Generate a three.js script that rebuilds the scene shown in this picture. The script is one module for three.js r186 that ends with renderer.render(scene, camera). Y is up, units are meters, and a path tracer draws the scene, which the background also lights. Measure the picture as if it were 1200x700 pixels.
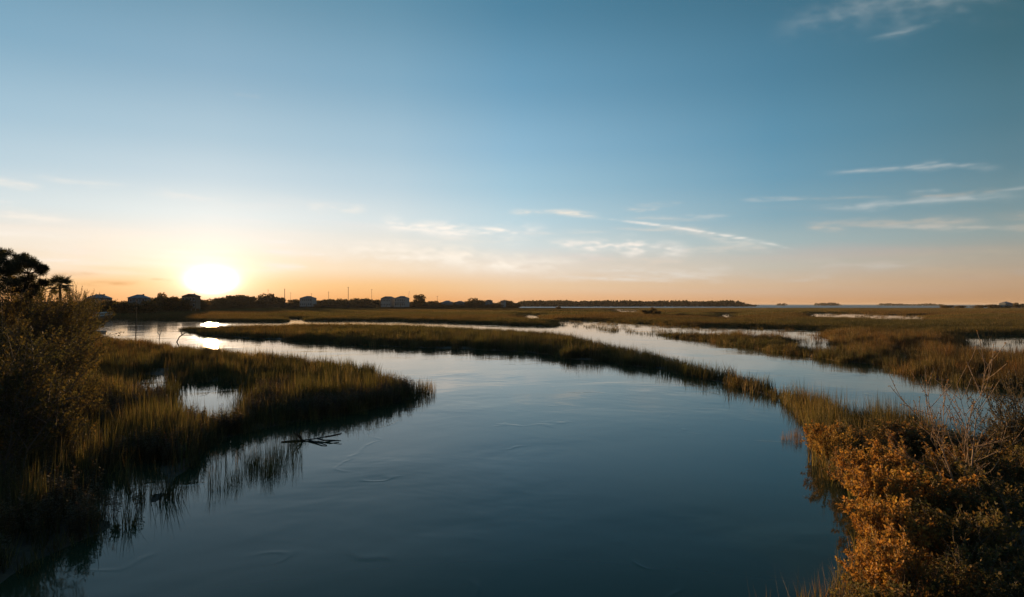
import * as THREE from 'three';
import { mergeGeometries } from 'three/addons/utils/BufferGeometryUtils.js';

// ---------------------------------------------------------------- camera
const scene = new THREE.Scene();
const F = 796, EYE = 6, PITCH = Math.atan(7 / F);          // focal length in photo pixels, eye height above the water
const camera = new THREE.PerspectiveCamera(2 * Math.atan(350 / F) * 180 / Math.PI, 1200 / 700, 0.1, 30000);
camera.position.set(0, EYE, 0);
camera.rotation.x = PITCH;
const renderer = new THREE.WebGLRenderer({ antialias: true });
renderer.setSize(1024, 597);
renderer.toneMapping = THREE.LinearToneMapping;
const EXPOSURE = 2;                                           // exposed for the marsh; the sky below is given in picture values and divided by this
renderer.toneMappingExposure = EXPOSURE;
renderer.shadowMap.enabled = true;

const D2R = Math.PI / 180;
function ray(px, py) {                                        // direction through a photo pixel
  const x = (px - 600) / F, y = (350 - py) / F, c = Math.cos(PITCH), s = Math.sin(PITCH);
  return new THREE.Vector3(x, y * c + s, y * s - c).normalize();
}
function onPlane(px, py, h = 0) {                             // point at height h seen at that pixel
  const r = ray(px, py), t = (h - EYE) / r.y;
  return [r.x * t, r.z * t];
}
function atDepth(px, py, depth) {                             // point at that depth (metres ahead)
  const r = ray(px, py), t = -depth / r.z;
  return new THREE.Vector3(r.x * t, EYE + r.y * t, -depth);
}

// ---------------------------------------------------------------- helpers: random numbers, noise
function rng(seed) {
  let a = seed >>> 0;
  return () => { a = (a + 0x6D2B79F5) | 0; let t = Math.imul(a ^ (a >>> 15), 1 | a); t = (t + Math.imul(t ^ (t >>> 7), 61 | t)) ^ t; return ((t ^ (t >>> 14)) >>> 0) / 4294967296; };
}
function hash2(i, j) {
  let h = (Math.imul(i, 374761393) + Math.imul(j, 668265263)) | 0;
  h = Math.imul(h ^ (h >>> 13), 1274126177); h ^= h >>> 16;
  return (h >>> 0) / 4294967296;
}
function vnoise(x, y) {
  const i = Math.floor(x), j = Math.floor(y), u = x - i, v = y - j, a = u * u * (3 - 2 * u), b = v * v * (3 - 2 * v);
  const p = hash2(i, j), q = hash2(i + 1, j), r = hash2(i, j + 1), s = hash2(i + 1, j + 1);
  return p + (q - p) * a + (r - p) * b + (p - q - r + s) * a * b;
}
function fbm(x, y, n = 4) {
  let s = 0, a = 0.5, t = 0;
  for (let k = 0; k < n; k++) { s += a * vnoise(x, y); t += a; x = x * 2.03 + 17.3; y = y * 2.03 + 5.7; a *= 0.5; }
  return s / t;
}
const clamp = (x, a = 0, b = 1) => Math.min(b, Math.max(a, x));
const sstep = (x, a, b) => { const t = clamp((x - a) / (b - a)); return t * t * (3 - 2 * t); };
const lerp = (a, b, t) => a + (b - a) * t;
const lin = (c) => { c /= 255; return c <= 0.04045 ? c / 12.92 : ((c + 0.055) / 1.055) ** 2.4; };

// ---------------------------------------------------------------- sky (dusk, low sun, thin cirrus)
const sunDir = ray(248, 329);
const sunAz = Math.atan2(sunDir.x, -sunDir.z) / D2R, sunEl = Math.asin(sunDir.y) / D2R;
function buildSky() {
  const W = 4096, Hh = 2048, data = new Float32Array(W * Hh * 4);
  const els = [0, 1.5, 3, 5, 7, 10, 13, 18, 24, 35, 60, 90], azs = [0, 14, 24, 45, 60, 90, 180];
  const T = [
    [[242, 160, 80], [250, 194, 124], [250, 222, 184], [241, 233, 220], [226, 233, 232], [195, 214, 224], [171, 199, 215], [138, 175, 198], [108, 151, 174], [78, 116, 143], [52, 84, 114], [42, 68, 98]],
    [[240, 162, 88], [247, 195, 134], [246, 222, 192], [234, 229, 218], [215, 226, 228], [186, 209, 221], [164, 195, 213], [130, 171, 195], [99, 145, 170], [72, 112, 140], [50, 82, 113], [42, 68, 98]],
    [[236, 174, 120], [237, 202, 162], [236, 220, 202], [214, 223, 222], [190, 214, 223], [162, 198, 216], [142, 184, 209], [110, 159, 188], [81, 132, 160], [60, 102, 130], [46, 79, 110], [42, 68, 98]],
    [[208, 158, 114], [208, 180, 150], [194, 188, 174], [164, 183, 185], [135, 170, 184], [111, 157, 180], [97, 147, 173], [80, 129, 155], [65, 111, 134], [53, 94, 118], [43, 76, 105], [42, 68, 98]],
    [[186, 142, 102], [188, 158, 127], [174, 163, 146], [146, 160, 158], [120, 147, 154], [96, 132, 146], [82, 122, 138], [65, 106, 121], [54, 93, 107], [47, 84, 104], [42, 73, 101], [42, 68, 98]],
    [[168, 133, 106], [168, 143, 120], [160, 146, 132], [136, 145, 144], [112, 134, 143], [88, 121, 136], [75, 113, 130], [60, 99, 116], [51, 88, 103], [45, 80, 102], [41, 72, 100], [42, 68, 98]],
    [[128, 116, 116], [132, 122, 122], [132, 125, 128], [118, 124, 132], [104, 118, 132], [85, 112, 130], [73, 106, 126], [58, 94, 114], [49, 83, 105], [44, 78, 101], [41, 71, 99], [42, 68, 98]],
  ].map((r) => r.map((c) => c.map(lin)));
  const find = (list, v) => { let k = 0; while (k < list.length - 2 && v > list[k + 1]) k++; return [k, clamp((v - list[k]) / (list[k + 1] - list[k]))]; };
  const sm = (t) => t * t * (3 - 2 * t) * 0.4 + t * 0.6;
  const rowOf = (el) => (el / 180 + 0.5) * Hh - 0.5, colOf = (az) => ((az - 90) / 360 + 0.5) * W - 0.5;   // azimuth from -z towards +x
  // thin low bands of cirrus all round, then the single streaks and the contrail
  for (let j = Hh / 2; j < Hh; j++) {
    const el = ((j + 0.5) / Hh - 0.5) * 180, [ei, eti] = find(els, el), et = sm(eti);
    for (let i = 0; i < W; i++) {
      const az = ((i + 0.5) / W - 0.5) * 360 + 90;
      let da = Math.abs(((az - sunAz) % 360 + 540) % 360 - 180);
      const [ai, ati] = find(azs, da), at = ati;
      const o = (j * W + i) * 4;
      const cosT = Math.sin(el * D2R) * Math.sin(sunEl * D2R) + Math.cos(el * D2R) * Math.cos(sunEl * D2R) * Math.cos(da * D2R);
      const th = Math.acos(clamp(cosT, -1, 1)) / D2R;
      const glow = [0, 0, 0];
      if (th < 40) {
        const te = Math.hypot(((az - sunAz + 540) % 360 - 180) * 0.80, (el - sunEl) * 1.45);   // the low air spreads the aureole sideways
        const a = 10 * Math.exp(-((te / 0.85) ** 2)), b = 0.34 * Math.exp(-((te / 1.9) ** 2)) + 0.66 * Math.exp(-te / 2.3), c = 0.20 * Math.exp(-th / 6.5);
        glow[0] = a + b + c; glow[1] = 0.9 * a + 0.90 * b + 0.68 * c; glow[2] = 0.7 * a + 0.82 * b + 0.40 * c;
      }
      let wisp = 0;
      if (el < 15) {
        const wrap = Math.abs(az - 90) / 180;
        const n = fbm(az * 0.075 + 40 + 0.3 * el, el * 0.95 + az * 0.012, 5), n2 = fbm(az * 0.03 + 9, el * 0.22, 3);
        wisp = sstep(n, 0.46, 0.78) * sstep(n2, 0.34, 0.62) * sstep(el, 0.2, 2.5) * (1 - sstep(el, 5.0, 9.5)) * (1 - sstep(wrap, 0.9, 1));
      }
      const cw = [lerp(0.95, 0.42, sstep(da, 5, 65)), lerp(0.84, 0.37, sstep(da, 5, 65)), lerp(0.70, 0.30, sstep(da, 5, 65))];
      for (let c = 0; c < 3; c++) {
        const p = lerp(T[ai][ei][c], T[ai][ei + 1][c], et), q = lerp(T[ai + 1][ei][c], T[ai + 1][ei + 1][c], et);
        let v = lerp(p, q, at);
        v = lerp(v, Math.max(v, cw[c]), 0.6 * wisp);
        data[o + c] = v + glow[c];
      }
      data[o + 3] = 1;
    }
  }
  const dirAE = (px, py) => { const r = ray(px, py); return [Math.atan2(r.x, -r.z) / D2R, Math.asin(r.y) / D2R]; };
  // [points, half width in degrees, strength, softness of the grain, tint]
  const warm = [0.98, 0.86, 0.72], pale = [0.60, 0.62, 0.60], rosy = [0.80, 0.66, 0.54], amber = [0.72, 0.36, 0.13];
  const streaks = [
    [[[955, 204], [1040, 198], [1100, 194], [1185, 196]], 0.22, 0.45, pale],
    [[[935, 245], [1020, 241], [1110, 235], [1215, 228]], 0.28, 0.42, pale],
    [[[985, 264], [1080, 265], [1230, 268]], 0.18, 0.32, rosy],
    [[[1060, 226], [1110, 223]], 0.12, 0.25, pale],
    [[[1145, 228], [1215, 217]], 0.12, 0.30, pale],
    [[[655, 251], [735, 259], [800, 268], [860, 278], [905, 286], [948, 297]], 0.09, 0.85, [0.92, 0.86, 0.78]],
    [[[740, 262], [810, 272], [870, 284], [930, 297]], 0.40, 0.30, [0.85, 0.76, 0.66]],
    [[[415, 258], [480, 266], [560, 271], [650, 268]], 0.45, 1.0, [1.0, 0.93, 0.84]],
    [[[590, 250], [650, 248], [710, 254]], 0.20, 0.6, warm],
    [[[632, 283], [700, 289], [770, 293], [820, 297]], 0.50, 0.9, [1.0, 0.90, 0.80]],
    [[[738, 241], [806, 238]], 0.14, 0.42, pale],
    [[[862, 235], [952, 233]], 0.14, 0.32, pale],
    [[[755, 256], [862, 253]], 0.20, 0.42, [0.72, 0.70, 0.66]],
    [[[890, 30], [960, 18], [1040, 12], [1110, 4], [1210, -6]], 1.2, 0.15, pale],
    [[[960, 8], [1060, 0], [1200, -8]], 0.7, 0.17, pale],
    [[[1010, 49], [1060, 39], [1110, 22]], 0.20, 0.20, pale],
    [[[-30, 284], [45, 277]], 0.30, 0.50, warm],
    [[[15, 293], [80, 294], [160, 306]], 0.42, 0.50, warm],
    [[[175, 296], [290, 294]], 0.12, 0.55, [1.1, 1, 0.9]],
    [[[250, 276], [285, 275]], 0.09, 0.35, warm],
    [[[300, 283], [345, 284]], 0.16, 0.40, [1, 0.95, 0.88]],
    [[[345, 286], [450, 295], [560, 305], [690, 312]], 0.85, 0.8, [1.0, 0.90, 0.77]],
    [[[560, 300], [700, 305], [860, 312]], 0.60, 0.34, rosy],
    [[[880, 322], [1000, 317], [1220, 322]], 0.45, 0.34, [0.56, 0.43, 0.30]],
    [[[980, 302], [1100, 297], [1240, 300]], 0.40, 0.30, [0.50, 0.44, 0.34]],
    [[[270, 109], [310, 113]], 0.16, 0.14, pale],
    [[[165, 122], [195, 124]], 0.10, 0.08, pale],
    [[[70, 337], [120, 333], [170, 332]], 0.16, 0.50, amber],
    [[[172, 327], [208, 329]], 0.12, 0.42, [0.80, 0.48, 0.2]],
    [[[-20, 326], [60, 322], [130, 320]], 0.16, 0.30, amber],
  ];
  const RS = rng(2024), nDrawn = streaks.length;                 // fine strands of cirrus low all round the sky
  for (let k = 0; k < 150; k++) {
    const az = -88 + 355 * RS(), el = 2.2 + 6.8 * RS() ** 1.5, L = 3 + 9 * RS(), da = Math.abs(((az + L / 2 - sunAz) % 360 + 540) % 360 - 180), m = sstep(da, 8, 70);
    streaks.push([[[az, el], [az + L * 0.5, el - L * 0.025 + 0.15 * (RS() - 0.5)], [az + L, el - L * 0.06 * RS()]], 0.10 + 0.30 * RS(), 0.22 + 0.42 * RS(), [lerp(1.0, 0.44, m), lerp(0.91, 0.40, m), lerp(0.80, 0.34, m)], true]);
  }
  streaks.forEach(([pts, wdt, str, col, angles], sI) => {
    const P = angles ? pts : pts.map(([x, y]) => dirAE(x, y)), last = P.length - 1;
    const a0 = P[0][0], a1 = P[last][0], e0 = Math.min(...P.map((p) => p[1])) - wdt * 4, e1 = Math.max(...P.map((p) => p[1])) + wdt * 4;
    for (let j = Math.max(Hh / 2, Math.floor(rowOf(e0))); j <= Math.ceil(rowOf(e1)); j++)
      for (let i = Math.floor(colOf(a0 - 1)); i <= Math.ceil(colOf(a1 + 1)); i++) {
        const az = ((i + 0.5) / W - 0.5) * 360 + 90, el = ((j + 0.5) / Hh - 0.5) * 180;
        const t = clamp((az - a0) / (a1 - a0));
        let k = 0; while (k < last - 1 && az > P[k + 1][0]) k++;
        const u = clamp((az - P[k][0]) / (P[k + 1][0] - P[k][0])), mid = lerp(P[k][1], P[k + 1][1], u) + (fbm(az * 0.22 + sI * 7, 3.1, 2) - 0.5) * wdt * 0.9;
        const ends = sstep(t, 0, 0.3) * (1 - sstep(t, 0.72, 1));
        const wv = wdt * (0.45 + 0.9 * vnoise(az * 0.6 + sI * 13, sI));
        const d = (el - mid) / wv, body = Math.exp(-d * d);
        if (body < 0.01) continue;
        const grain = 0.12 + 1.2 * sstep(0.5 * fbm(az * 0.42 + sI * 3, el / wdt * 1.1 + sI * 5, 4) + 0.5 * fbm(az * 1.1 + sI + el * 0.8, el / wdt * 2.4, 4), 0.34, 0.70);
        const a = clamp(str * body * grain * ends), o = (j * W + ((i + W) % W)) * 4;
        for (let c = 0; c < 3; c++) data[o + c] = lerp(data[o + c], sI >= 27 && sI < nDrawn ? Math.min(data[o + c], col[c] + 0.0) : Math.max(data[o + c], col[c]), a);
      }
  });
  for (let k = 0; k < data.length; k++) if (k % 4 < 3) data[k] /= EXPOSURE;
  const below = [0.08, 0.075, 0.06];
  for (let j = 0; j < Hh / 2; j++) for (let i = 0; i < W; i++) { const o = (j * W + i) * 4; data[o] = below[0]; data[o + 1] = below[1]; data[o + 2] = below[2]; data[o + 3] = 1; }
  const tex = new THREE.DataTexture(data, W, Hh, THREE.RGBAFormat, THREE.FloatType);
  tex.mapping = THREE.EquirectangularReflectionMapping;
  tex.magFilter = tex.minFilter = THREE.LinearFilter;
  tex.needsUpdate = true;
  return tex;
}
scene.background = buildSky();
scene.environment = scene.background;

// ---------------------------------------------------------------- sun
const sun = new THREE.DirectionalLight(new THREE.Color().setRGB(1, 0.60, 0.27), 5);
sun.position.copy(sunDir.clone().multiplyScalar(600));
sun.target.position.set(0, 0, -40);
sun.position.add(sun.target.position);
sun.castShadow = true;
sun.shadow.radius = 1.6;
sun.shadow.mapSize.set(4096, 4096);
Object.assign(sun.shadow.camera, { left: -140, right: 140, top: 60, bottom: -60, near: 1, far: 1400 });
scene.add(sun, sun.target);

// ---------------------------------------------------------------- object helpers
const used = new Map();
function numbered(name) { const n = used.get(name) ?? 0; used.set(name, n + 1); return n ? `${name}_${String(n).padStart(3, '0')}` : name; }
function tag(o, label, category, group, kind) {
  if (label) o.userData.label = label;
  if (category) o.userData.category = category;
  if (group) o.userData.group = group;
  if (kind) o.userData.kind = kind;
  return o;
}
function shade(o) { o.traverse((m) => { if (m.isMesh) { m.castShadow = true; m.receiveShadow = true; } }); return o; }
function thing(name, label, category, group, pos = [0, 0, 0], turn = 0) {
  const g = new THREE.Group(); g.name = numbered(name); g.position.set(...pos); g.rotation.y = turn; scene.add(g);
  return tag(g, label, category, group);
}
function part(name, geo, mat, parent) { const m = new THREE.Mesh(geo, mat); m.name = name; m.castShadow = m.receiveShadow = true; parent.add(m); return m; }
function copyOf(o, label) { const c = o.clone(); c.userData = { ...o.userData }; c.name = numbered(o.name.replace(/_\d{3}$/, '')); if (label) c.userData.label = label; scene.add(c); return c; }

class Geo {                                                    // collects triangles with colours
  constructor() { this.p = []; this.i = []; this.c = []; }
  v(x, y, z, c) { this.p.push(x, y, z); this.c.push(c[0], c[1], c[2]); return this.p.length / 3 - 1; }
  leaf(o, dir, side, len, wid, fold, c) {                      // a folded pointed leaf: two triangles
    const n = new THREE.Vector3().crossVectors(dir, side);
    const b = this.v(o.x, o.y, o.z, c), tip = this.v(o.x + dir.x * len, o.y + dir.y * len, o.z + dir.z * len, c);
    const mx = o.x + dir.x * len * 0.45 + n.x * fold, my = o.y + dir.y * len * 0.45 + n.y * fold, mz = o.z + dir.z * len * 0.45 + n.z * fold;
    const l = this.v(mx + side.x * wid, my + side.y * wid, mz + side.z * wid, c), r = this.v(mx - side.x * wid, my - side.y * wid, mz - side.z * wid, c);
    this.i.push(b, r, tip, b, tip, l);
  }
  blade(x, z, h, w, lean, ang, curve, c, y0 = 0) {             // a bent tapering grass blade
    const dx = Math.cos(ang), dz = Math.sin(ang), sx = -dz, sz = dx, seg = 3; let prev = null;
    for (let k = 0; k <= seg; k++) {
      const t = k / seg, off = lean * t + curve * t * t, ww = w * (1 - t * 0.85) * 0.5, y = y0 + h * (t - 0.18 * curve * t * t / Math.max(h, 0.1));
      const cx = x + dx * off, cz = z + dz * off;
      if (k === seg) { const q = this.v(cx, y, cz, c); this.i.push(prev[0], prev[1], q); } else {
        const a = this.v(cx - sx * ww, y, cz - sz * ww, c), b = this.v(cx + sx * ww, y, cz + sz * ww, c);
        if (prev) this.i.push(prev[0], prev[1], b, prev[0], b, a);
        prev = [a, b];
      }
    }
  }
  limb(a, b, r0, r1, sides = 6, c = [1, 1, 1]) {
    const d = new THREE.Vector3().subVectors(b, a).normalize(), u = new THREE.Vector3(Math.abs(d.y) > 0.9 ? 1 : 0, Math.abs(d.y) > 0.9 ? 0 : 1, 0).cross(d).normalize(), w = new THREE.Vector3().crossVectors(d, u);
    const base = this.p.length / 3;
    for (const [q, r] of [[a, r0], [b, r1]]) for (let k = 0; k < sides; k++) { const t = k / sides * 2 * Math.PI, cs = Math.cos(t) * r, sn = Math.sin(t) * r; this.v(q.x + u.x * cs + w.x * sn, q.y + u.y * cs + w.y * sn, q.z + u.z * cs + w.z * sn, c); }
    for (let k = 0; k < sides; k++) { const k2 = (k + 1) % sides; this.i.push(base + k, base + k2, base + sides + k2, base + k, base + sides + k2, base + sides + k); }
  }
  build() {
    const g = new THREE.BufferGeometry();
    g.setAttribute('position', new THREE.Float32BufferAttribute(this.p, 3));
    g.setAttribute('color', new THREE.Float32BufferAttribute(this.c, 3));
    g.setIndex(this.i); g.computeVertexNormals();
    return g;
  }
}

// ---------------------------------------------------------------- materials
function noiseTexture(size, fn, srgb = true) {
  const d = new Uint8Array(size * size * 4);
  for (let j = 0; j < size; j++) for (let i = 0; i < size; i++) { const c = fn(i / size, j / size), o = (j * size + i) * 4; d[o] = c[0]; d[o + 1] = c[1]; d[o + 2] = c[2]; d[o + 3] = 255; }
  const t = new THREE.DataTexture(d, size, size); t.wrapS = t.wrapT = THREE.RepeatWrapping; t.magFilter = THREE.LinearFilter; t.minFilter = THREE.LinearMipmapLinearFilter;
  if (srgb) t.colorSpace = THREE.SRGBColorSpace;
  t.needsUpdate = true; return t;
}
const tileFbm = (u, v, f, n, s) => {                           // noise that repeats over the tile
  const A = (x, y) => fbm(x * f + s, y * f + s, n), bu = sstep(u, 0.8, 1), bv = sstep(v, 0.8, 1);
  return lerp(lerp(A(u, v), A(u - 1, v), bu), lerp(A(u, v - 1), A(u - 1, v - 1), bu), bv);
};
const mudTex = noiseTexture(512, (u, v) => { const n = tileFbm(u, v, 10, 5, 3), m = tileFbm(u, v, 60, 3, 9); const k = 0.6 + 0.55 * n + 0.35 * (m - 0.5); return [92 * k, 76 * k, 52 * k]; });
const woodTex = noiseTexture(256, (u, v) => { const n = tileFbm(u * 1, v, 40, 3, 2) * 0.5 + 0.75; const m = tileFbm(u, v, 6, 3, 7) * 0.4 + 0.8; const k = n * m; return [140 * k, 128 * k, 112 * k]; });
const leafMat = (rough = 0.9, tr = 0.42) => new THREE.MeshPhysicalMaterial({ vertexColors: true, roughness: rough, transmission: tr, thickness: 0, side: THREE.DoubleSide, specularIntensity: 0.4 });
const grassMat = leafMat(0.92, 0.52), foliageMat = leafMat(0.9, 0.45), farLeafMat = leafMat(0.95, 0.42);
const barkMat = new THREE.MeshStandardMaterial({ vertexColors: true, roughness: 0.95 });
const plain = (r, g, b, rough = 0.85) => new THREE.MeshStandardMaterial({ color: new THREE.Color().setRGB(r, g, b), roughness: rough });
const greyWood = new THREE.MeshStandardMaterial({ map: woodTex, roughness: 0.9 });

// ---------------------------------------------------------------- plan of land and water, read off the shore lines
const poly = (list) => list.map(([x, y, h]) => onPlane(x, y, h ?? 0));
const LAND = {
  left: poly([[-160, 760], [-40, 712], [10, 684], [50, 664], [90, 646], [130, 625], [165, 604], [195, 587], [215, 564], [232, 542], [262, 518], [305, 504], [350, 495], [400, 487], [450, 478], [492, 467], [506, 458],
    [487, 444, 1.0], [451, 430, 1.0], [424, 423, 1.0], [364, 417, 1.0], [305, 411, 1.0], [267, 408, 1.0], [227, 404, 1.0], [187, 400, 1.0], [139, 396, 1.0], [117, 391, 1.0], [105, 389, 1.0], [-400, 389, 1.0], [-600, 500]]),
  bank: poly([[-500, 425], [100, 425], [113, 393], [108, 386], [117, 378], [124, 373.5], [-500, 373.5]]),
  island: poly([[208, 386.5], [240, 393], [267, 395], [293, 397], [320, 398], [340, 399.5], [376, 401], [424, 405], [466, 407], [550, 410], [610, 413], [645, 416], [659, 421], [707, 423], [733, 429], [771, 433], [807, 441.5], [841, 448], [876, 457], [914, 472], [931, 482], [942, 492], [949, 504], [957, 524], [960, 545], [972, 560], [996, 580], [1014, 605], [1020, 635], [1006, 665], [972, 697], [925, 735], [860, 800],
    [1500, 900], [1600, 520, 1.0], [1200, 497, 1.0], [1153, 498, 1.0], [1117, 491, 1.0], [1094, 486, 1.0], [1077, 477, 1.0], [1029, 469, 1.0], [1000, 470, 1.0], [979, 468, 0.9], [960, 458, 0.8], [933, 457, 0.7], [907, 451, 0.6], [880, 441, 0.6], [840, 431, 0.7], [803, 424, 0.8], [792, 416, 0.8], [773, 413, 0.9], [749, 409, 1.0], [720, 401, 1.0], [688, 396, 1.0], [653, 390, 1.0], [600, 386, 1.0], [550, 383.5, 1.0], [460, 379.5, 1.0], [340, 379.5, 1.0], [280, 381, 1.0], [230, 382.5, 0.9]]),
  far: poly([[-500, 375], [125, 373.8], [160, 375.3], [210, 376.3], [260, 377], [320, 377.4], [335, 377.4], [338, 373.5], [355, 373.5], [360, 376.4], [400, 376], [460, 376.4], [550, 379], [600, 381], [653, 383], [688, 385], [712, 388], [749, 391], [771, 392.5], [803, 397], [835, 400], [853, 404], [888, 409], [907, 413], [947, 417], [981, 424], [1008, 426], [1032, 429], [1045, 436], [1088, 444], [1120, 449], [1147, 456], [1163, 457], [1180, 452], [1215, 462], [1300, 470], [1500, 480], [2600, 470]]).concat([[3000, -960], [900, -985], [560, -955], [300, -990], [120, -970], [6, -985], [2, -1500], [-3200, -1500]]),
};
const PONDS = [
  [[186, 456], [228, 447], [288, 454], [300, 462], [288, 474, 0.8], [245, 482, 0.8], [198, 474, 0.8]],
  [[138, 446], [175, 440], [205, 443], [200, 451, 0.7], [150, 453, 0.7]],
  [[88, 498], [104, 490], [118, 500], [104, 516, 0.7]],
  [[105, 566], [125, 556], [160, 564], [145, 584, 0.7]],
  [[150, 545], [178, 540], [182, 552, 0.6], [155, 556, 0.6]],
  [[1046, 428, 0.9], [1066, 427, 0.9], [1070, 408], [1052, 408]],
  [[645, 375.3], [700, 376], [740, 378.5], [800, 382], [880, 384], [955, 386], [980, 388.4], [955, 393.6, 0.9], [900, 392.4, 0.9], [850, 390.6, 0.9], [780, 387.6, 0.9], [733, 385, 0.9], [690, 382, 0.9], [648, 380, 0.9]],
  [[924, 394], [985, 397], [994, 408, 0.8], [960, 407, 0.8], [922, 402, 0.8]],
  [[713, 362.2], [755, 362.6], [755, 366, 1.0], [713, 365.6, 1.0]],
  [[944, 366.9], [1000, 367.4], [1045, 369.2], [1097, 369.8], [1097, 374, 1.05], [1045, 373.8, 1.05], [1000, 372, 1.05], [944, 371, 1.05]],
  [[1118, 393], [1200, 394], [1400, 394], [1400, 413, 0.95], [1200, 412, 0.95], [1160, 410, 0.95], [1118, 405, 0.95]],
  [[606, 368.4], [643, 369.4], [643, 373, 1.0], [606, 371.8, 1.0]],
  [[836, 367.6], [866, 367.8], [864, 372, 1.0], [838, 371.8, 1.0]],
].map(poly);
const boxOf = (p) => { let a = 1e9, b = -1e9, c = 1e9, d = -1e9; for (const [x, z] of p) { a = Math.min(a, x); b = Math.max(b, x); c = Math.min(c, z); d = Math.max(d, z); } return [a, b, c, d]; };
const shapes = [...Object.values(LAND).map((p) => ({ p, s: 1, b: boxOf(p) })), ...PONDS.map((p) => ({ p, s: -1, b: boxOf(p) }))];
function signed(p, x, z) {                                     // distance to a polygon's edge, positive inside
  let best = 1e18, inside = false;
  for (let i = 0, j = p.length - 1; i < p.length; j = i++) {
    const ax = p[j][0], az = p[j][1], bx = p[i][0], bz = p[i][1];
    if ((az > z) !== (bz > z) && x < (bx - ax) * (z - az) / (bz - az) + ax) inside = !inside;
    const dx = bx - ax, dz = bz - az, t = clamp(((x - ax) * dx + (z - az) * dz) / (dx * dx + dz * dz)), ex = ax + dx * t - x, ez = az + dz * t - z, d = ex * ex + ez * ez;
    if (d < best) best = d;
  }
  return (inside ? 1 : -1) * Math.sqrt(best);
}
function shore(x, z) {                                         // positive on land, metres from the shore
  const dist = Math.hypot(x, z), amp = 0.25 + dist * 0.006, wl = 1 / (1.5 + dist * 0.03);
  const wx = x + (fbm(x * wl, z * wl, 3) - 0.5) * amp * 2, wz = z + (fbm(x * wl + 31, z * wl + 11, 3) - 0.5) * amp * 2;
  let land = -1e9, pond = -1e9;
  for (const { p, s, b } of shapes) {
    const far = Math.max(b[0] - wx, wx - b[1], b[2] - wz, wz - b[3]);
    if (far > 12) { if (s > 0) land = Math.max(land, -far); continue; }
    const d = signed(p, wx, wz);
    if (s > 0) land = Math.max(land, d); else pond = Math.max(pond, d);
  }
  return [land, pond];
}
const height = (l, p, x, z) => {
  const d = Math.min(l, -p);
  if (d < 0) return Math.max(-0.7, d * 0.25 - 0.03);
  return -0.03 + 0.10 * sstep(d, 0, 1.2) + 0.05 * (fbm(x * 0.35, z * 0.35, 3) - 0.4) + 0.12 * sstep(d, 3, 14) * sstep(fbm(x * 0.05 + 3, z * 0.05, 3), 0.3, 0.7);
};

// ---------------------------------------------------------------- ground: one sheet of mud and land, sinking under the water
{
  const nA = 620, nR = 420, a0 = -62 * D2R, a1 = 62 * D2R, r0 = 4, r1 = 1700, p = [], uv = [], idx = [];
  for (let j = 0; j <= nR; j++) {
    const r = r0 * (r1 / r0) ** (j / nR);
    for (let i = 0; i <= nA; i++) {
      const a = lerp(a0, a1, i / nA), x = Math.sin(a) * r, z = -Math.cos(a) * r, [l, q] = shore(x, z);
      p.push(x, j === nR ? -0.7 : height(l, q, x, z), z); uv.push(x / 5, z / 5);
      if (i < nA && j < nR) { const k = j * (nA + 1) + i; idx.push(k, k + 1, k + nA + 2, k, k + nA + 2, k + nA + 1); }
    }
  }
  const g = new THREE.BufferGeometry();
  g.setAttribute('position', new THREE.Float32BufferAttribute(p, 3)); g.setAttribute('uv', new THREE.Float32BufferAttribute(uv, 2)); g.setIndex(idx); g.computeVertexNormals();
  const m = new THREE.Mesh(g, new THREE.MeshStandardMaterial({ map: mudTex, roughness: 0.9, bumpMap: mudTex, bumpScale: 0.03 })); m.name = 'ground'; m.receiveShadow = m.castShadow = true;
  scene.add(tag(m, 'dark muddy marsh ground under the grass', 'ground', null, 'structure'));
  const s = new THREE.Mesh(new THREE.CircleGeometry(15000, 96).rotateX(-Math.PI / 2), plain(0.05, 0.045, 0.035)); s.name = 'sea_bed'; s.position.y = -0.9; s.receiveShadow = true;
  scene.add(tag(s, 'muddy bed under the water', 'sea bed', null, 'structure'));
}

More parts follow.
